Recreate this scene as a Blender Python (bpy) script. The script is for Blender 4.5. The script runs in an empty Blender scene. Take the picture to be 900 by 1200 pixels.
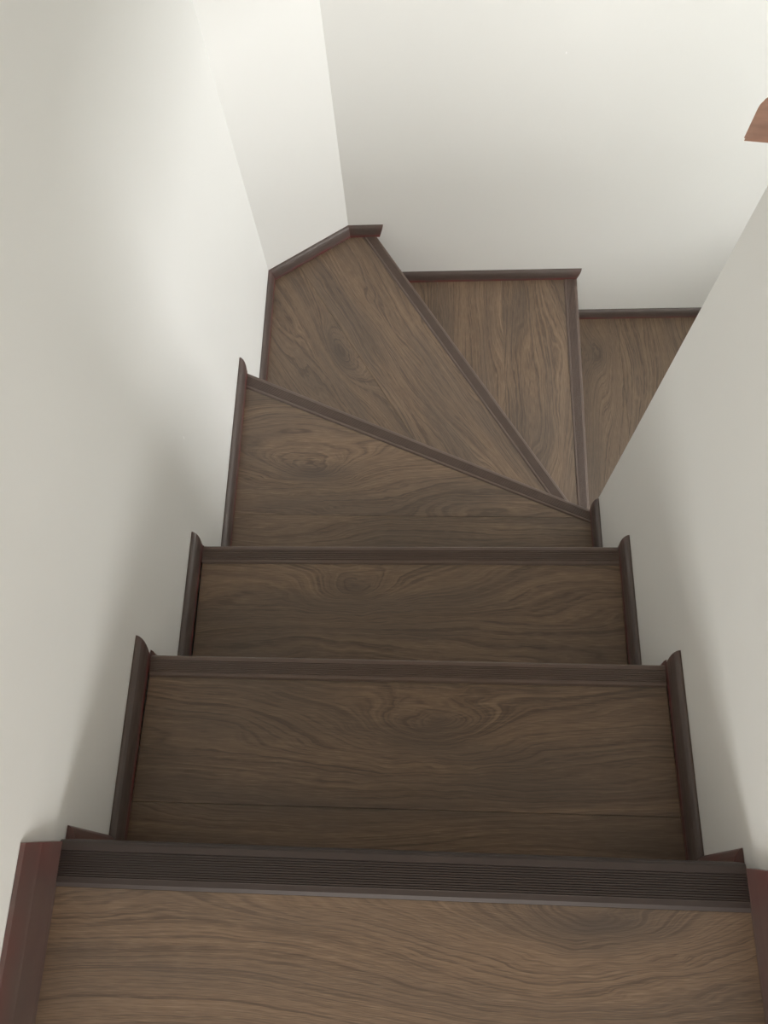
import bpy, bmesh, math, random
from mathutils import Vector, Matrix
random.seed(7)
S = bpy.context.scene
COL = S.collection

# ------------------------------------------------------------------ camera
cam = bpy.data.cameras.new('camera')
cam.sensor_fit = 'VERTICAL'; cam.sensor_height = 24.0; cam.sensor_width = 18.0
cam.lens = 905.26 / 1200 * 24.0
cam.clip_start = 0.02
co = bpy.data.objects.new('camera', cam); COL.objects.link(co)
M = Matrix(((0.99846340, -0.00794342, 0.05484286), (0.02768842, 0.92879162, -0.36956660), (-0.04800197, 0.37051724, 0.92758438))).to_4x4()
M.translation = (0.40696665, 0.03377159, 0.92422519)
co.matrix_world = M
S.camera = co

# ------------------------------------------------------------------ world, daylight, exposure
w = bpy.data.worlds.new('daylight'); S.world = w; w.use_nodes = True
bg = w.node_tree.nodes['Background']; bg.inputs[0].default_value = (0.86, 0.93, 1.0, 1); bg.inputs[1].default_value = 1.0

def area(name, loc, direction, sx, sy, power, col):
    l = bpy.data.lights.new(name, 'AREA'); l.shape = 'RECTANGLE'; l.size = sx; l.size_y = sy
    l.energy = power; l.color = col
    o = bpy.data.objects.new(name, l); COL.objects.link(o); o.location = loc
    o.rotation_euler = Vector(direction).to_track_quat('-Z', 'Y').to_euler()
    return o
# daylight entering by the window over the lower flight; an added fill light behind the viewer brightens the near walls
area('window_daylight', (4.07, 0.55, 0.80), (-1, 0, -0.15), 1.1, 1.4, 74, (1.0, 0.99, 0.985))
area('added_hall_fill', (0.40, -3.42, 0.85), (0, 1, 0), 4.6, 1.2, 200, (1.0, 0.98, 0.94))

vs = S.view_settings
vs.view_transform = 'Standard'; vs.look = 'None'; vs.gamma = 1.0; vs.use_curve_mapping = False
vs.exposure = 0.2
S.cycles.max_bounces = 12; S.cycles.diffuse_bounces = 8

# ------------------------------------------------------------------ materials
def newmat(name):
    m = bpy.data.materials.new(name); m.use_nodes = True
    nt = m.node_tree; b = nt.nodes['Principled BSDF']
    return m, nt, b
def nd(nt, t, **k):
    n = nt.nodes.new(t)
    for a, v in k.items(): setattr(n, a, v)
    return n
def math_(nt, op, a, b=None, c=None):
    n = nt.nodes.new('ShaderNodeMath'); n.operation = op
    for i, v in enumerate((a, b, c)):
        if v is None: continue
        if isinstance(v, (int, float)): n.inputs[i].default_value = v
        else: nt.links.new(v, n.inputs[i])
    return n.outputs[0]
def ramp(nt, fac, stops):
    n = nt.nodes.new('ShaderNodeValToRGB'); e = n.color_ramp.elements
    while len(e) < len(stops): e.new(0.5)
    for i, (p, c) in enumerate(stops):
        e[i].position = p; e[i].color = (c[0], c[1], c[2], 1) if isinstance(c, tuple) else (c, c, c, 1)
    nt.links.new(fac, n.inputs[0]); return n.outputs[0]
def noise(nt, vec, scale, detail=2.0, rough=0.5):
    n = nt.nodes.new('ShaderNodeTexNoise'); n.inputs['Scale'].default_value = scale
    n.inputs['Detail'].default_value = detail; n.inputs['Roughness'].default_value = rough
    nt.links.new(vec, n.inputs['Vector']); return n.outputs['Fac']
def mapping(nt, vec, scale):
    n = nt.nodes.new('ShaderNodeMapping'); n.inputs['Scale'].default_value = scale
    nt.links.new(vec, n.inputs['Vector']); return n.outputs['Vector']
def mix(nt, f, a, b, mode='MIX'):
    n = nt.nodes.new('ShaderNodeMix'); n.data_type = 'RGBA'; n.blend_type = mode
    if isinstance(f, (int, float)): n.inputs[0].default_value = f
    else: nt.links.new(f, n.inputs[0])
    for i, v in ((6, a), (7, b)):
        if isinstance(v, tuple): n.inputs[i].default_value = (v[0], v[1], v[2], 1)
        else: nt.links.new(v, n.inputs[i])
    return n.outputs[2]
def bump(nt, b, h, strength, dist):
    n = nt.nodes.new('ShaderNodeBump'); n.inputs['Strength'].default_value = strength; n.inputs['Distance'].default_value = dist
    nt.links.new(h, n.inputs['Height']); nt.links.new(n.outputs[0], b.inputs['Normal'])

def wall_material():
    m, nt, b = newmat('painted_plaster')
    g = nd(nt, 'ShaderNodeNewGeometry'); P = g.outputs['Position']
    soft = noise(nt, P, 2.2, 3)
    c = mix(nt, soft, (0.796, 0.80, 0.778), (0.826, 0.83, 0.812))
    # sparse nicks where the paint has chipped to white
    v = nd(nt, 'ShaderNodeTexVoronoi'); v.inputs['Scale'].default_value = 7.0; nt.links.new(mapping(nt, P, (1, 1, 0.55)), v.inputs['Vector'])
    nick = math_(nt, 'LESS_THAN', v.outputs['Distance'], 0.016)
    sel = math_(nt, 'GREATER_THAN', nd_sep(nt, v.outputs['Color']), 0.55)
    c = mix(nt, math_(nt, 'MULTIPLY', math_(nt, 'MULTIPLY', nick, sel), 0.9), c, (0.96, 0.96, 0.95))
    nt.links.new(c, b.inputs['Base Color'])
    b.inputs['Roughness'].default_value = 0.55
    b.inputs['Specular IOR Level'].default_value = 0.3
    h1 = noise(nt, P, 9, 2); h2 = noise(nt, P, 420, 2)
    bump(nt, b, math_(nt, 'ADD', math_(nt, 'MULTIPLY', h1, 1.0), math_(nt, 'MULTIPLY', h2, 0.05)), 0.25, 0.004)
    return m
def nd_sep(nt, col):
    n = nt.nodes.new('ShaderNodeSeparateColor'); nt.links.new(col, n.inputs[0]); return n.outputs[0]

def wood_material(name, tone=1.0):
    """oak laminate: grain along the object's local x; the 'seed' property shifts the pattern, 'knot_*' places a knot"""
    m, nt, b = newmat(name)
    tc = nd(nt, 'ShaderNodeTexCoord')
    sd = nd(nt, 'ShaderNodeAttribute', attribute_type='OBJECT', attribute_name='seed')
    kx = nd(nt, 'ShaderNodeAttribute', attribute_type='OBJECT', attribute_name='knot_x')
    ky = nd(nt, 'ShaderNodeAttribute', attribute_type='OBJECT', attribute_name='knot_y')
    sep = nd(nt, 'ShaderNodeSeparateXYZ'); nt.links.new(tc.outputs['Object'], sep.inputs[0])
    X, Y = sep.outputs[0], sep.outputs[1]
    def comb(x, y, z):
        n = nd(nt, 'ShaderNodeCombineXYZ')
        for i, v in enumerate((x, y, z)):
            if isinstance(v, (int, float)): n.inputs[i].default_value = v
            else: nt.links.new(v, n.inputs[i])
        return n.outputs[0]
    seed = sd.outputs['Fac']
    zs = math_(nt, 'MULTIPLY', seed, 3.71)
    # growth field: across-grain coordinate warped by slow noise, pushed aside around the knot
    n1 = noise(nt, comb(math_(nt, 'MULTIPLY', X, 1.7), math_(nt, 'MULTIPLY', Y, 7.0), zs), 1.0, 1.5, 0.45)
    n2 = noise(nt, comb(math_(nt, 'MULTIPLY', X, 14.0), math_(nt, 'MULTIPLY', Y, 40.0), zs), 1.0, 2.0, 0.5)
    dx = math_(nt, 'ADD', math_(nt, 'DIVIDE', math_(nt, 'SUBTRACT', X, kx.outputs['Fac']), 0.10), math_(nt, 'MULTIPLY_ADD', n1, 1.4, -0.7))
    dy = math_(nt, 'ADD', math_(nt, 'DIVIDE', math_(nt, 'SUBTRACT', Y, ky.outputs['Fac']), 0.040), math_(nt, 'MULTIPLY_ADD', n2, 0.8, -0.4))
    d2 = math_(nt, 'ADD', math_(nt, 'MULTIPLY', dx, dx), math_(nt, 'MULTIPLY', dy, dy))
    kn = math_(nt, 'DIVIDE', 1.0, math_(nt, 'ADD', 1.0, d2))
    F = math_(nt, 'ADD', math_(nt, 'MULTIPLY', Y, 0.55), math_(nt, 'MULTIPLY', n1, 0.12))
    F = math_(nt, 'ADD', F, math_(nt, 'MULTIPLY', n2, 0.005))
    F = math_(nt, 'ADD', F, math_(nt, 'MULTIPLY', kn, 0.06))
    bands = noise(nt, comb(math_(nt, 'MULTIPLY', X, 0.7), math_(nt, 'MULTIPLY', F, 75.0), zs), 1.0, 2.0, 0.6)
    lines = noise(nt, comb(math_(nt, 'MULTIPLY', X, 2.5), math_(nt, 'MULTIPLY', F, 540.0), zs), 1.0, 2.0, 0.6)
    pores = noise(nt, comb(math_(nt, 'MULTIPLY', X, 38.0), math_(nt, 'MULTIPLY', math_(nt, 'ADD', Y, math_(nt, 'MULTIPLY', F, 0.5)), 700.0), zs), 1.0, 2.0, 0.6)
    blotch = noise(nt, comb(math_(nt, 'MULTIPLY', X, 2.6), math_(nt, 'ADD', math_(nt, 'MULTIPLY', Y, 11.0), math_(nt, 'MULTIPLY', F, 7.0)), math_(nt, 'ADD', zs, 9.3)), 1.0, 2.5, 0.55)
    t = math_(nt, 'ADD', math_(nt, 'MULTIPLY', bands, 0.24), math_(nt, 'MULTIPLY', lines, 0.56))
    t = math_(nt, 'ADD', t, math_(nt, 'MULTIPLY', pores, 0.50))
    t = math_(nt, 'SUBTRACT', t, 0.15)
    k = tone
    c = ramp(nt, t, [(0.24, (0.068*k, 0.044*k, 0.028*k)), (0.42, (0.130*k, 0.085*k, 0.054*k)), (0.55, (0.173*k, 0.115*k, 0.074*k)), (0.76, (0.240*k, 0.166*k, 0.112*k))])
    fine = noise(nt, comb(math_(nt, 'MULTIPLY', X, 1.3), math_(nt, 'MULTIPLY', F, 430.0), math_(nt, 'ADD', zs, 4.4)), 1.0, 1.0, 0.5)
    brk = noise(nt, comb(math_(nt, 'MULTIPLY', X, 22.0), math_(nt, 'MULTIPLY', Y, 60.0), zs), 1.0, 2.0, 0.5)
    vein = math_(nt, 'MULTIPLY', ramp(nt, fine, [(0.38, 1.0), (0.49, 0.0)]), ramp(nt, brk, [(0.30, 0.1), (0.52, 1.0)]))
    c = mix(nt, math_(nt, 'MULTIPLY', vein, 0.50), c, (0.040*k, 0.026*k, 0.017*k))
    pale = ramp(nt, pores, [(0.56, 0.0), (0.72, 1.0)])
    c = mix(nt, math_(nt, 'MULTIPLY', pale, 0.35), c, (0.27*k, 0.20*k, 0.138*k))
    sm = ramp(nt, blotch, [(0.36, 1.0), (0.58, 0.0)])
    c = mix(nt, math_(nt, 'MULTIPLY', sm, 0.46), c, (0.068*k, 0.052*k, 0.042*k))
    heart = ramp(nt, d2, [(0.0, 1.0), (0.14, 0.5), (0.75, 0.0)])
    c = mix(nt, math_(nt, 'MULTIPLY', heart, 0.55), c, (0.045*k, 0.035*k, 0.030*k))
    # per-board tone; on the upper landing it also offsets strong hall light
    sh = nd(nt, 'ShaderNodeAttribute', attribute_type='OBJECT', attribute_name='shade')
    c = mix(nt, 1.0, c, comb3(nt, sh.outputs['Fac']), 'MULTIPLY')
    nt.links.new(c, b.inputs['Base Color'])
    nt.links.new(math_(nt, 'ADD', 0.36, math_(nt, 'MULTIPLY', pores, 0.12)), b.inputs['Roughness'])
    b.inputs['IOR'].default_value = 1.58
    bump(nt, b, math_(nt, 'ADD', math_(nt, 'MULTIPLY', lines, 0.6), pores), 0.35, 0.0006)
    return m
def comb3(nt, v):
    n = nd(nt, 'ShaderNodeCombineColor')
    for i in range(3): nt.links.new(v, n.inputs[i])
    return n.outputs[0]

def pvc_material(name, base, rough=0.36, stain=None):
    """brown moulded trim; a reddish varnish smear along the lower edge when stain is given"""
    m, nt, b = newmat(name)
    tc = nd(nt, 'ShaderNodeTexCoord')
    n = noise(nt, tc.outputs['Object'], 34, 3)
    lo = tuple(v*0.86 for v in base); hi = tuple(v*1.14 for v in base)
    c = mix(nt, n, lo, hi)
    if stain:
        at = nd(nt, 'ShaderNodeAttribute', attribute_type='GEOMETRY', attribute_name='smear')
        f = math_(nt, 'MULTIPLY', at.outputs['Fac'], ramp(nt, noise(nt, tc.outputs['Object'], 16, 3), [(0.33, 0.25), (0.62, 1.0)]))
        c = mix(nt, f, c, stain)
    nt.links.new(c, b.inputs['Base Color'])
    b.inputs['Roughness'].default_value = rough
    b.inputs['IOR'].default_value = 1.55
    bump(nt, b, noise(nt, tc.outputs['Object'], 260, 2), 0.08, 0.0006)
    return m
def plain(name, base, rough=0.6):
    m, nt, b = newmat(name)
    tc = nd(nt, 'ShaderNodeTexCoord'); n = noise(nt, tc.outputs['Object'], 18, 3)
    nt.links.new(mix(nt, n, tuple(v*0.88 for v in base), tuple(v*1.1 for v in base)), b.inputs['Base Color'])
    b.inputs['Roughness'].default_value = rough
    return m

WALL = wall_material()
OAK = wood_material('oak_laminate', 1.06)
TRIM = pvc_material('brown_trim', (0.086, 0.064, 0.056), 0.34, stain=(0.15, 0.038, 0.035))
NOSE = pvc_material('brown_nosing', (0.120, 0.085, 0.070), 0.36)
NOSE_DARK = pvc_material('dark_brown_nosing', (0.034, 0.023, 0.020), 0.50)
BASE = plain('screed', (0.30, 0.27, 0.24), 0.8)
CEIL = plain('white_ceiling', (0.80, 0.79, 0.77), 0.8)
DARKENED_CEIL = plain('darkened_ceiling', (0.34, 0.25, 0.17), 0.8)  # dark brown made up to cut ceiling bounce onto the upper landing
STEEL = plain('brushed_steel', (0.5, 0.5, 0.5), 0.35)
FRAME = plain('white_frame', (0.75, 0.75, 0.73), 0.4)

# ------------------------------------------------------------------ helpers
def link(name, me, mat, parent=None):
    o = bpy.data.objects.new(name, me); COL.objects.link(o)
    if mat: me.materials.append(mat)
    if parent: o.parent = parent
    return o
def from_bm(name, bm, mat, parent=None):
    bmesh.ops.recalc_face_normals(bm, faces=bm.faces[:])
    me = bpy.data.meshes.new(name); bm.to_mesh(me); bm.free()
    return link(name, me, mat, parent)
def add_prism(bm, poly, z0, z1):
    lo = [bm.verts.new((x, y, z0)) for x, y in poly]; hi = [bm.verts.new((x, y, z1)) for x, y in poly]
    n = len(poly); bm.faces.new(lo[::-1]); bm.faces.new(hi)
    for i in range(n): bm.faces.new((lo[i], lo[(i+1) % n], hi[(i+1) % n], hi[i]))
def prism(name, polys, mat, parent=None):
    bm = bmesh.new()
    for poly, z0, z1 in polys: add_prism(bm, poly, z0, z1)
    return from_bm(name, bm, mat, parent)
def rect(x0, y0, x1, y1): return [(x0, y0), (x1, y0), (x1, y1), (x0, y1)]
def struct(o, label, cat):
    o['kind'] = 'structure'; o['label'] = label; o['category'] = cat; return o
def clip(poly, a, b, c):
    """keep a*x+b*y <= c"""
    out = []
    for i in range(len(poly)):
        p, q = poly[i], poly[(i+1) % len(poly)]
        dp, dq = a*p[0]+b*p[1]-c, a*q[0]+b*q[1]-c
        if dp <= 0: out.append(p)
        if (dp < 0 < dq) or (dq < 0 < dp):
            t = dp/(dp-dq); out.append((p[0]+t*(q[0]-p[0]), p[1]+t*(q[1]-p[1])))
    return out
def inset(poly, d):
    """shrink a convex CCW polygon"""
    out = poly
    n = len(poly)
    for i in range(n):
        p, q = poly[i], poly[(i+1) % n]
        ex, ey = q[0]-p[0], q[1]-p[1]; L = math.hypot(ex, ey)
        if L < 1e-6: continue
        nx, ny = ey/L, -ex/L
        out = clip(out, nx, ny, nx*p[0]+ny*p[1]-d)
    return out

R = 0.2002                                   # riser height
def WL(y): return -0.010 - 0.0125*y          # face of the left wall
def WB(x): return 1.5615 + 0.0125*x          # face of the back wall
WRX = 0.7625                                 # face of the right wall
T = 0.0125                                   # trim thickness
XL, XR = 0.0, 0.750
YE = 0.664                                   # end of the right wall
A = (WL(1.412), 1.412); B = (0.1835, WB(0.1835))   # ends of the slanted corner wall
TOP = 2.35

# ------------------------------------------------------------------ room
struct(prism('wall_left', [([(WL(-0.7), -0.7), A, (A[0]-0.12, A[1]+0.03), (WL(-0.7)-0.12, -0.7)], -1.6, TOP)], WALL), 'tall off-white plaster wall running down the left of the stairs', 'wall')
struct(prism('wall_corner', [([A, B, (B[0]-0.05, B[1]+0.12), (A[0]-0.12, A[1]+0.03)], -1.6, TOP)], WALL), 'narrow slanted off-white wall cutting off the far left corner', 'wall')
struct(prism('wall_back', [([B, (4.2, WB(4.2)), (4.2, WB(4.2)+0.12), (B[0]-0.05, B[1]+0.12)], -1.6, TOP)], WALL), 'wide off-white plaster wall behind the turning steps', 'wall')
struct(prism('wall_right', [(rect(WRX, -0.7, WRX+0.10, YE), -1.6, TOP)], WALL), 'off-white partition wall on the right, ending at the turn of the stairs', 'wall')
struct(prism('wall_guard', [(rect(1.70, -0.6, 1.80, WB(1.70)), -1.6, -0.64)], WALL), 'low off-white guard wall beyond the lower landing', 'wall')
# wall with the window that lights the lower flight
wy0, wy1, wz0, wz1 = 0.0, 1.10, 0.10, 1.50
struct(prism('wall_window', [(rect(4.0, -0.7, 4.2, wy0), -1.6, TOP), (rect(4.0, wy1, 4.2, WB(4.0)), -1.6, TOP), (rect(4.0, wy0, 4.2, wy1), -1.6, wz0), (rect(4.0, wy0, 4.2, wy1), wz1, TOP)], WALL), 'off-white wall with the window over the lower flight', 'wall')
struct(prism('wall_lintel', [(rect(WRX+0.10, YE-0.1, WRX+0.20, WB(0.87)), 0.26, TOP)], WALL), 'off-white wall above the opening to the lower flight', 'wall')
struct(prism('ceiling_lower', [(rect(WRX+0.20, -0.6, 4.0, WB(1.0)), 1.60, 1.70)], CEIL), 'white ceiling over the lower flight', 'ceiling')
struct(prism('wall_lower', [(rect(WRX+0.10, -0.7, 4.2, -0.6), -1.6, TOP)], WALL), 'off-white wall closing the lower hall', 'wall')
HX0, HX1, HY, HZ = -2.4, 3.2, -3.5, 2.6
hx0, hx1, hz0, hz1 = -1.9, 2.7, 0.25, 1.45  # opening made for the added fill light
struct(prism('wall_front', [(rect(HX0, HY, HX1, HY+0.1), 0.0, hz0), (rect(HX0, HY, HX1, HY+0.1), hz1, TOP), (rect(HX0, HY, hx0, HY+0.1), hz0, hz1), (rect(hx1, HY, HX1, HY+0.1), hz0, hz1)], WALL), 'off-white wall of the upper hall with a wide opening for the added fill light', 'wall')
struct(prism('wall_hall_left', [(rect(HX0-0.1, HY, HX0, -0.6), 0.0, TOP)], WALL), 'off-white left wall of the upper hall', 'wall')
struct(prism('wall_hall_right', [(rect(HX1, HY, HX1+0.1, -0.7), 0.0, TOP)], WALL), 'off-white right wall of the upper hall', 'wall')
struct(prism('wall_hall_back', [(rect(HX0, -0.7, WL(-0.7)-0.12, -0.6), 0.0, TOP)], WALL), 'off-white wall of the upper hall left of the stairs', 'wall')
struct(prism('floor_upper', [(rect(HX0, HY, HX1, -0.702), -0.2, 0.0)], plain('dull_oak_floor', (0.13, 0.092, 0.06), 0.5)), 'dark oak floor of the upper hall', 'floor')
struct(prism('ceiling', [(rect(HX0, HY, 4.2, 1.75), TOP, TOP+0.1)], DARKENED_CEIL), 'unseen ceiling over the stairwell, darkened to cut bounce light', 'ceiling')
struct(prism('floor', [(rect(-0.2, -0.7, 4.2, 1.75), -1.7, -1.6)], BASE), 'grey screed floor at the foot of the stairs', 'floor')
def window(name, box, label):
    x0, x1, y0, y1, z0, z1 = box
    bm = bmesh.new(); t = 0.035
    if x1-x0 < y1-y0:
        for r, a, b in ((rect(x0, y0, x1, y0+t), z0, z1), (rect(x0, y1-t, x1, y1), z0, z1), (rect(x0, y0+t, x1, y1-t), z0, z0+t), (rect(x0, y0+t, x1, y1-t), z1-t, z1)): add_prism(bm, r, a, b)
    else:
        for r, a, b in ((rect(x0, y0, x0+t, y1), z0, z1), (rect(x1-t, y0, x1, y1), z0, z1), (rect(x0+t, y0, x1-t, y1), z0, z0+t), (rect(x0+t, y0, x1-t, y1), z1-t, z1)): add_prism(bm, r, a, b)
    struct(from_bm(name, bm, FRAME), label, 'window')
window('window_1', (4.03, 4.06, wy0, wy1, wz0, wz1), 'white window frame over the lower flight')
window('fill_light_frame', (hx0, hx1, -3.45, -3.41, hz0, hz1), 'white frame around the added fill light in the upper hall')  # unseen frame added to go with the hall fill light

# ------------------------------------------------------------------ staircase
stair = bpy.data.objects.new('staircase', None); COL.objects.link(stair); stair.location = (0.4, 0.4, -1.6)
stair['label'] = 'dark oak winder staircase turning right between white walls, brown ribbed nosings'
stair['category'] = 'staircase'
bpy.context.view_layer.update()
INV = stair.matrix_world.inverted()

def plank(poly, z, ang, parent, seed, shade=1.0, knot=None, name='plank', th=0.010):
    """board with eased edges; local x lies along the grain"""
    cx = sum(p[0] for p in poly)/len(poly); cy = sum(p[1] for p in poly)/len(poly)
    c, s = math.cos(-ang), math.sin(-ang)
    loc = [((x-cx)*c-(y-cy)*s, (x-cx)*s+(y-cy)*c) for x, y in poly]
    a = sum(loc[i][0]*loc[(i+1) % len(loc)][1]-loc[(i+1) % len(loc)][0]*loc[i][1] for i in range(len(loc)))
    if a < 0: loc = loc[::-1]
    up = inset(loc, 0.0004)
    bm = bmesh.new(); n = len(loc)
    if len(up) != n: up = [(x*0.998, y*0.998) for x, y in loc]
    # match first vertex
    k = min(range(n), key=lambda i: (up[i][0]-loc[0][0])**2+(up[i][1]-loc[0][1])**2); up = up[k:]+up[:k]
    r0 = [bm.verts.new((x, y, -th)) for x, y in loc]; r1 = [bm.verts.new((x, y, -0.0004)) for x, y in loc]; r2 = [bm.verts.new((x, y, 0)) for x, y in up]
    bm.faces.new(r0[::-1]); bm.faces.new(r2)
    for p, q in ((r0, r1), (r1, r2)):
        for i in range(n): bm.faces.new((p[i], p[(i+1) % n], q[(i+1) % n], q[i]))
    o = from_bm(name, bm, OAK)
    W = Matrix.Translation((cx, cy, z)) @ Matrix.Rotation(ang, 4, 'Z')
    o['seed'] = float(seed); o['shade'] = float(shade)
    if knot:
        dx, dy = knot[0]-cx, knot[1]-cy
        o['knot_x'] = dx*c-dy*s; o['knot_y'] = dx*s+dy*c
    else: o['knot_x'] = 5.0; o['knot_y'] = 5.0
    o.parent = parent; o.matrix_parent_inverse = Matrix.Identity(4)
    return o, W
def put(o, W, parent):
    bpy.context.view_layer.update()
    o.matrix_basis = parent.matrix_world.inverted() @ W

def nosing(FL, FR, BL, BR, z, parent, lip=0.030, groove_n=9, wide=False):
    """ribbed strip: smooth rear band, fine grooves, rounded smooth front band and a lip down the riser"""
    prof = [(0.0, 0.0), (0.0, 0.0005), (0.09, 0.0022), (0.20, 0.0024)]
    g0, g1 = (0.22, 0.80)
    n = groove_n; st = (g1-g0)/n
    for i in range(n):
        a = g0+i*st
        prof += [(a+0.04*st, 0.0026), (a+0.18*st, 0.0012), (a+0.40*st, 0.0012), (a+0.54*st, 0.0026)]
    prof += [(0.81, 0.0026), (0.92, 0.0025), (0.97, 0.0016), (1.0, -0.0012), (1.0, -lip), (0.955, -lip), (0.955, -0.002), (0.0, -0.002)]
    bm = bmesh.new(); rows = []
    for v, h in prof:
        a = Vector((BL[0]+(FL[0]-BL[0])*v, BL[1]+(FL[1]-BL[1])*v, z+h)); b = Vector((BR[0]+(FR[0]-BR[0])*v, BR[1]+(FR[1]-BR[1])*v, z+h))
        rows.append((bm.verts.new(a), bm.verts.new(b)))
    m = len(rows)
    for i in range(m):
        p, q = rows[i], rows[(i+1) % m]; bm.faces.new((p[0], p[1], q[1], q[0]))
    bm.faces.new([r[0] for r in rows]); bm.faces.new([r[1] for r in rows][::-1])
    c = Vector(((FL[0]+FR[0])/2, (FL[1]+FR[1])/2, z))
    bmesh.ops.translate(bm, verts=bm.verts, vec=-c)
    o = from_bm('nosing_strip', bm, NOSE_DARK if wide else NOSE); o.parent = parent
    put(o, Matrix.Translation(c), parent)
    o['label'] = 'brown ribbed edge strip'
    return o

# plan of every nosing: front-left, front-right, back-left, back-right (left/right looking down the flight)
NOS = [
    ((0.0, 0.003), (XR, 0.001), (0.0, -0.0445), (XR, -0.0465)),
    ((0.003, 0.2505), (XR-0.002, 0.2495), (0.003, 0.2185), (XR-0.002, 0.2175)),
    ((0.0, 0.491), (XR, 0.4975), (0.0, 0.4575), (XR, 0.463)),
    ((-0.009, 0.984), (XR, 0.650), (-0.009, 0.9445), (XR, 0.6185)),
    ((0.262, 1.552), (0.800, 0.665), (0.224, 1.552), (0.762, 0.665)),
    ((0.854, 1.560), (0.836, 0.668), (0.8135, 1.560), (0.8075, 0.668)),
]
def off(a, b, d):
    ex, ey = b[0]-a[0], b[1]-a[1]; L = math.hypot(ex, ey); nx, ny = ey/L, -ex/L   # towards the right of a->b
    return (a[0]+nx*d, a[1]+ny*d), (b[0]+nx*d, b[1]+ny*d)
def inner(i): return off(NOS[i][0], NOS[i][1], 0.020)       # riser line under nosing i (left, right)
XLi = lambda y: WL(y)+T
# tread surfaces, CCW: between the riser below nosing i-1 and the back of nosing i
r0, r1, r2, r3, r4, r5 = [inner(i) for i in range(6)]
def diag(d):
    """inner corners along the slanted wall, moved d into the room"""
    ux, uy = B[0]-A[0], B[1]-A[1]; L = math.hypot(ux, uy); nx, ny = uy/L, -ux/L
    ax, ay = A[0]+nx*d, A[1]+ny*d
    xl = A[0]+d; t = (xl-ax)/ux; p = (xl, ay+uy*t)
    yb = B[1]-d; t = (yb-ay)/uy; q = (ax+ux*t, yb)
    return p, q
dA, dB = diag(T)
TREAD = [
    [(XLi(-0.7), -0.70), (XR, -0.70), NOS[0][3], NOS[0][2]],
    [r0[0], r0[1], NOS[1][3], NOS[1][2]],
    [r1[0], r1[1], NOS[2][3], NOS[2][2]],
    [r2[0], r2[1], NOS[3][3], NOS[3][2]],
    [r3[0], (0.7615, 0.665-0.02), NOS[4][3], NOS[4][2], (NOS[4][2][0], dB[1]), dB, dA, (XLi(1.0), 1.0)],
    [r4[1], NOS[5][3], NOS[5][2], (NOS[5][2][0], WB(0.81)-T), (r4[0][0], WB(0.24)-T), r4[0]],
    [(r5[1][0], YE+0.003), (1.70, YE+0.003), (1.70, WB(1.70)-T), (r5[0][0], WB(0.84)-T)],
]
TREAD[1][0] = (XLi(0), r0[0][1]); TREAD[3][0] = (XLi(0.5), r2[0][1])
def seam(poly, a, b, c, gap=0.0003):
    return clip(poly, a, b, c-gap/2), clip(poly, -a, -b, -c-gap/2)
n4 = Vector((NOS[4][3][0]-NOS[4][2][0], NOS[4][3][1]-NOS[4][2][1])).normalized(); ang4 = math.atan2(n4.y, n4.x)
def cut_many(poly, a, b, cs):
    out = []; rest = poly
    for c in cs:
        p, rest = seam(rest, a, b, c); out.append(p)
    return out+[rest]
# left normal of n4 points towards the nosing side; distances measured from the rear corner
nn = (n4.y, -n4.x)                            # pointing away from nosing 4
base4 = nn[0]*NOS[4][3][0]+nn[1]*NOS[4][3][1]
SPEC = [
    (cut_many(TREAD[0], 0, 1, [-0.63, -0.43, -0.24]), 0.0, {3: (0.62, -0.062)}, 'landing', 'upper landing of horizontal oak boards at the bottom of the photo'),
    (cut_many(TREAD[1], 0, 1, [0.047]), 0.0, {1: (0.415, 0.155)}, 'step', None),
    ([TREAD[2]], 0.0, {0: (0.27, 0.415)}, 'step', None),
    (cut_many(TREAD[3], 0, 1, [0.632]), 0.0, {1: (0.17, 0.735)}, 'step', 'winder step with slanted front edge'),
    (cut_many(TREAD[4], nn[0], nn[1], [base4+0.20]), ang4, {1: (0.18, 1.16)}, 'step', 'wide wedge-shaped corner winder step'),
    (cut_many(TREAD[5], 1, 0, [0.434, 0.628]), math.pi/2, {}, 'step', 'narrow triangular winder step'),
    (cut_many(TREAD[6], 1, 0, [1.02, 1.22, 1.42]), math.pi/2, {0: (0.95, 1.43)}, 'landing', 'lower landing partly hidden by the right wall'),
]
SHADES = [[0.92]*4, [0.93, 1.0], [1.0], [0.95, 1.03], [1.03, 0.97], [0.92, 1.05, 0.97], [0.97, 1.0, 0.95, 1.0]]  # upper landing boards all darkened to offset the hall light; others vary
SEEDS = [[3, 11, 17, 52], [61, 5], [13], [71, 29], [19, 83], [91, 97, 101], [107, 113, 127, 131]]
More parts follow.
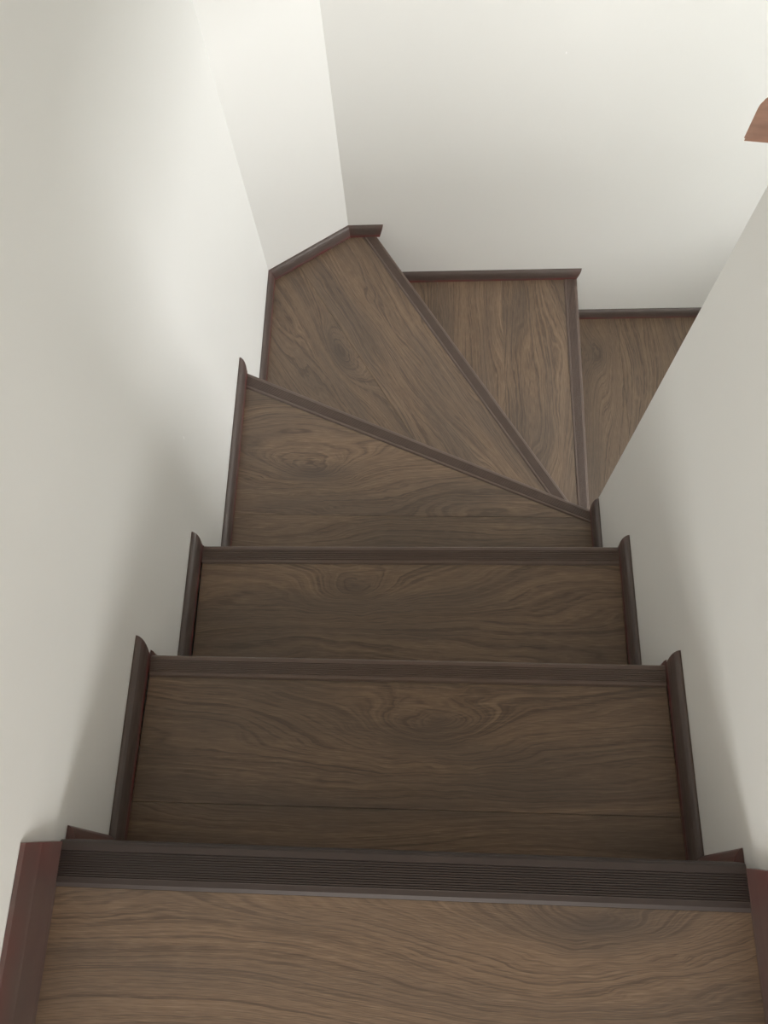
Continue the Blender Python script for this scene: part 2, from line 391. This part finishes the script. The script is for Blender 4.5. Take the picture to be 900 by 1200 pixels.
for i, (pieces, ang, knots, nm, lab) in enumerate(SPEC):
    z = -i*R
    # solid core under the boards
    if i == 0: core = [(0.0, -0.70), (XR, -0.70), r0[1], r0[0]]
    elif i < 4: core = [TREAD[i][0], TREAD[i][1], inner(i)[1], inner(i)[0]]
    elif i == 4: core = [r3[0], (0.7615, 0.645), r4[1], r4[0], (r4[0][0], dB[1]), dB, dA, (XLi(1.0), 1.0)]
    elif i == 5: core = [r4[1], r5[1], r5[0], (r5[0][0], WB(0.81)-T), (r4[0][0], WB(0.24)-T), r4[0]]
    else: core = TREAD[6]
    bm = bmesh.new(); add_prism(bm, core, -R-0.16 if i < 6 else -0.398, -0.010)
    cx = sum(p[0] for p in core)/len(core); cy = sum(p[1] for p in core)/len(core)
    bmesh.ops.translate(bm, verts=bm.verts, vec=(-cx, -cy, 0))
    body = from_bm(nm, bm, BASE); body.parent = stair
    put(body, Matrix.Translation((cx, cy, z)), stair)
    if lab: body['label'] = lab
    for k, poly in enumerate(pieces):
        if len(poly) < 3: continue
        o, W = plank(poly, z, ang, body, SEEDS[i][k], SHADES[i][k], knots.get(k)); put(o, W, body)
    if i < 6:
        FL, FR, BL, BR = NOS[i]
        nosing(FL, FR, BL, BR, z, body, groove_n=11 if i == 0 else 7, wide=(i == 0))
        a, b = inner(i); (a2, b2) = off(a, b, -0.008)
        o = prism('riser_board', [([a, b, b2, a2], z-R+0.001, z-0.003)], OAK); o['seed'] = 200.0+i; o['shade'] = 0.95; o['knot_x'] = 5.0; o['knot_y'] = 5.0
        o.parent = body; put(o, Matrix.Identity(4), body)

# ------------------------------------------------------------------ trims along the walls
PROF = [(0.0, 0.0), (1.0, 0.0), (1.0, 0.0050), (0.97, 0.0056), (0.97, 0.0110), (0.92, 0.0180), (0.80, 0.0245), (0.62, 0.0295), (0.38, 0.0330), (0.18, 0.0345), (0.0, 0.0350)]
TALL = [(0.0, 0.0), (1.0, 0.0), (1.0, 0.006), (0.86, 0.020), (0.72, 0.044), (0.62, 0.048), (0.26, 0.070), (0.0, 0.074)]
trim_no = [0]
def run_trim(p, q, nrm, z, label, k0=0.0, k1=0.0, prof=PROF, th=T, m0=0.0, m1=0.0, seg=1, wob=0.0):
    """moulding along the wall face from p to q (plan); nrm points into the room.
    k0/k1: how far each end runs on per unit of height; m0/m1: mitre per unit of thickness"""
    d = Vector((q[0]-p[0], q[1]-p[1])); L = d.length; d /= L; n = Vector(nrm).normalized()
    bm = bmesh.new(); lay = bm.verts.layers.float.new('smear')
    rows = []
    for s in range(seg+1):
        f = s/seg; row = []
        for t, h in prof:
            a = -k0*h + m0*t*th; e = L + k1*h - m1*t*th
            u = a+(e-a)*f
            P = Vector(p) + d*u + n*(t*th)
            v = bm.verts.new((P.x, P.y, z+h)); v[lay] = (0.5 if (t < 0.3 and h > 0.06) or s == seg else 0.15) if prof is TALL else (1.0 if (h <= 0.0063 and t > 0.5) else (0.25 if s in (0, seg) else 0.0))
            row.append(v)
        rows.append(row)
    m = len(prof)
    for r_, q_ in zip(rows, rows[1:]):
        for i in range(m): bm.faces.new((r_[i], r_[(i+1) % m], q_[(i+1) % m], q_[i]))
    for row, flip in ((rows[0], True), (rows[-1], False)):
        f = bm.faces.new(row if flip else row[::-1])
    c = Vector((p[0], p[1], z)); bmesh.ops.translate(bm, verts=bm.verts, vec=-c)
    trim_no[0] += 1
    o = from_bm('trim_%d' % trim_no[0], bm, TRIM); o.location = c
    return struct(o, label, 'trim')
def post_trim(x_wall, side, y, z0, z1, label, fwd=0.034, th=T+0.003):
    """upright quarter moulding in the corner of riser and wall"""
    bm = bmesh.new(); lay = bm.verts.layers.float.new('smear')
    prof = [(0, 0), (1, 0), (1, 0.006), (0.84, 0.016), (0.6, 0.025), (0.25, 0.032), (0, fwd)]
    lo, hi = [], []
    for t, f in prof:
        for arr, z in ((lo, z0), (hi, z1+0.6*f*0)):
            g = f if arr is hi else f*0.62
            v = bm.verts.new((side*t*th, g, z-z0)); v[lay] = 0.9 if arr is hi else 0.3; arr.append(v)
    n = len(prof); bm.faces.new(lo[::-1]); bm.faces.new(hi)
    for i in range(n): bm.faces.new((lo[i], lo[(i+1) % n], hi[(i+1) % n], hi[i]))
    trim_no[0] += 1
    o = from_bm('trim_%d' % trim_no[0], bm, TRIM); o.location = (x_wall, y, z0)
    return struct(o, label, 'trim')
E1 = 0.0005
def left_trim(i, y0, y1, label, k, prof=PROF, th=T): run_trim((WL(y0)+E1, y0), (WL(y1)+E1, y1), (1, 0), -i*R, label, 0, k, prof, th, seg=14)
def right_trim(i, y0, y1, label, k, prof=PROF, th=T): run_trim((WRX-E1, y0), (WRX-E1, y1), (-1, 0), -i*R, label, 0, k, prof, th, seg=14)
left_trim(0, -0.70, 0.001, 'tall brown skirting beside the nearest landing, bottom left', 0, TALL, T)
right_trim(0, -0.70, -0.004, 'tall brown skirting beside the nearest landing, bottom right', 0, TALL, T)
left_trim(1, r0[0][1]+0.002, 0.2505, 'brown moulding along the left wall on the first step down', 0.62)
right_trim(1, r0[1][1]+0.002, 0.2495, 'brown moulding along the right wall on the first step down', 0.42)
left_trim(2, r1[0][1]+0.002, 0.492, 'brown moulding along the left wall on the second step down', 0.42)
right_trim(2, r1[1][1]+0.002, 0.4975, 'brown moulding along the right wall on the second step down', 0.30)
left_trim(3, r2[0][1]+0.002, 0.986, 'brown moulding along the left wall on the slanted winder step', 0.55)
right_trim(3, r2[1][1]+0.002, 0.6495, 'short brown moulding at the end of the right wall', 0.35)
dn = Vector((B[1]-A[1], -(B[0]-A[0]))).normalized()
def mit(p, q, r):
    """mitre per thickness at corner q between directions pq and qr (inside corner)"""
    a = Vector((q[0]-p[0], q[1]-p[1])).normalized(); b = Vector((r[0]-q[0], r[1]-q[1])).normalized()
    return math.tan(a.angle(b)/2)
ma = mit((WL(1.0), 1.0), A, B); mb = mit(A, B, (1.0, WB(1.0)))
run_trim((WL(0.99)+E1, 0.99), (A[0]+E1, A[1]), (1, 0), -4*R, 'brown moulding on the left wall beside the corner step', 0, 0, m1=ma, seg=10)
run_trim(A, B, (dn.x, dn.y), -4*R, 'brown moulding below the slanted corner wall', 0, 0, m0=ma, m1=mb, seg=10)
run_trim((B[0], B[1]-E1), (0.270, WB(0.270)-E1), (0, -1), -4*R, 'short stub of brown moulding at the top of the back wall', 0, 0.30, m0=mb, seg=4)
run_trim((0.262, WB(0.262)-E1), (0.852, WB(0.852)-E1), (0, -1), -5*R, 'brown moulding on the back wall above the triangular step', 0, 0.30, seg=14)
run_trim((0.838, WB(0.838)-E1), (1.699, WB(1.699)-E1), (0, -1), -6*R, 'lowest brown moulding on the back wall along the lower landing', 0, 0, seg=14)
for i in range(3):
    nm = ('nearest landing', 'first step down', 'second step down')[i]
    post_trim(WL(NOS[i][0][1])+E1, 1, r0[0][1]+0.0005 if i == 0 else inner(i)[0][1]+0.0005, -(i+1)*R+0.036, -i*R-0.033, 'upright brown corner strip on the left below the %s' % nm)
    post_trim(WRX-E1, -1, inner(i)[1][1]+0.0005, -(i+1)*R+0.036, -i*R-0.033, 'upright brown corner strip on the right below the %s' % nm)

# ------------------------------------------------------------------ handrail on the right wall
def rail_material():
    m, nt, b = newmat('red_brown_wood')
    tc = nd(nt, 'ShaderNodeTexCoord')
    rot = nd(nt, 'ShaderNodeVectorRotate', rotation_type='X_AXIS'); rot.inputs['Angle'].default_value = 0.716; nt.links.new(tc.outputs['Object'], rot.inputs['Vector'])
    g = noise(nt, mapping(nt, rot.outputs[0], (90, 6, 110)), 1.0, 4, 0.6)
    s = noise(nt, mapping(nt, tc.outputs['Object'], (12, 2.5, 12)), 1.0, 2)
    c = ramp(nt, g, [(0.3, (0.30, 0.13, 0.072)), (0.7, (0.52, 0.26, 0.16))])
    c = mix(nt, math_(nt, 'MULTIPLY', s, 0.4), c, (0.36, 0.16, 0.09))
    nt.links.new(c, b.inputs['Base Color']); b.inputs['Roughness'].default_value = 0.4
    return m
RAILM = rail_material()
hr = bpy.data.objects.new('handrail', None); COL.objects.link(hr)
hr['label'] = 'red-brown wooden handrail end jutting in at the top right'; hr['category'] = 'handrail'
END = Vector((0.698, 0.632, 0.367))           # lower inner corner of the rail's foot end
SL = 0.87                                     # pitch
hr.location = END
RT, RW = 0.047, 0.036
def rail_outline():
    """side elevation (y, z) with a rounded upper corner at the foot end"""
    pts = [(0.0, 0.0)]
    rad = 0.025
    c0 = math.atan2(1, 0)
    # plumb end edge, arc, then along the sloping top
    tdir = Vector((-1, SL)).normalized(); up = Vector((0, 1))
    half = up.angle(tdir)/2; tl = rad*math.tan(half)
    corner = Vector((0, RT)); s = corner-up*tl; e = corner+tdir*tl
    cen = s+Vector((-1, 0))*rad
    a0 = math.atan2((s-cen).y, (s-cen).x); a1 = math.atan2((e-cen).y, (e-cen).x)
    for i in range(9):
        a = a0+(a1-a0)*i/8; pts.append((cen.x+rad*math.cos(a), cen.y+rad*math.sin(a)))
    far = Vector((0, 0)) + Vector((-1, SL))*0.95
    pts += [(far.x, far.y+RT), (far.x, far.y)]
    return pts
bm = bmesh.new(); ol = rail_outline()
va = [bm.verts.new((0, y, z)) for y, z in ol]; vb = [bm.verts.new((RW, y, z)) for y, z in ol]; n = len(ol)
bm.faces.new(va); bm.faces.new(vb[::-1])
for i in range(n): bm.faces.new((va[i], vb[i], vb[(i+1) % n], va[(i+1) % n]))
bmesh.ops.recalc_face_normals(bm, faces=bm.faces[:])
ed = [e for e in bm.edges if len(e.link_faces) == 2 and abs(e.verts[0].co.x-e.verts[1].co.x) < 1e-6 and not (abs(e.verts[0].co.z) < 1e-6 and abs(e.verts[1].co.z) < 1e-6)]
bmesh.ops.bevel(bm, geom=ed, offset=0.0025, segments=2, affect='EDGES', clamp_overlap=True)
from_bm('rail', bm, RAILM, hr)
for d in (0.22, 0.78):
    y, z = -d, d*SL
    bm = bmesh.new()
    add_prism(bm, rect(RW*0.3, y-0.012, 0.7625-END.x-0.006, y+0.012), z-0.030, z-0.018)
    add_prism(bm, rect(RW*0.3, y-0.012, RW*0.7, y+0.012), z-0.018, z+0.014)
    add_prism(bm, rect(0.7625-END.x-0.006, y-0.025, 0.7625-END.x-0.0002, y+0.025), z-0.060, z+0.005)
    from_bm('bracket', bm, STEEL, hr)
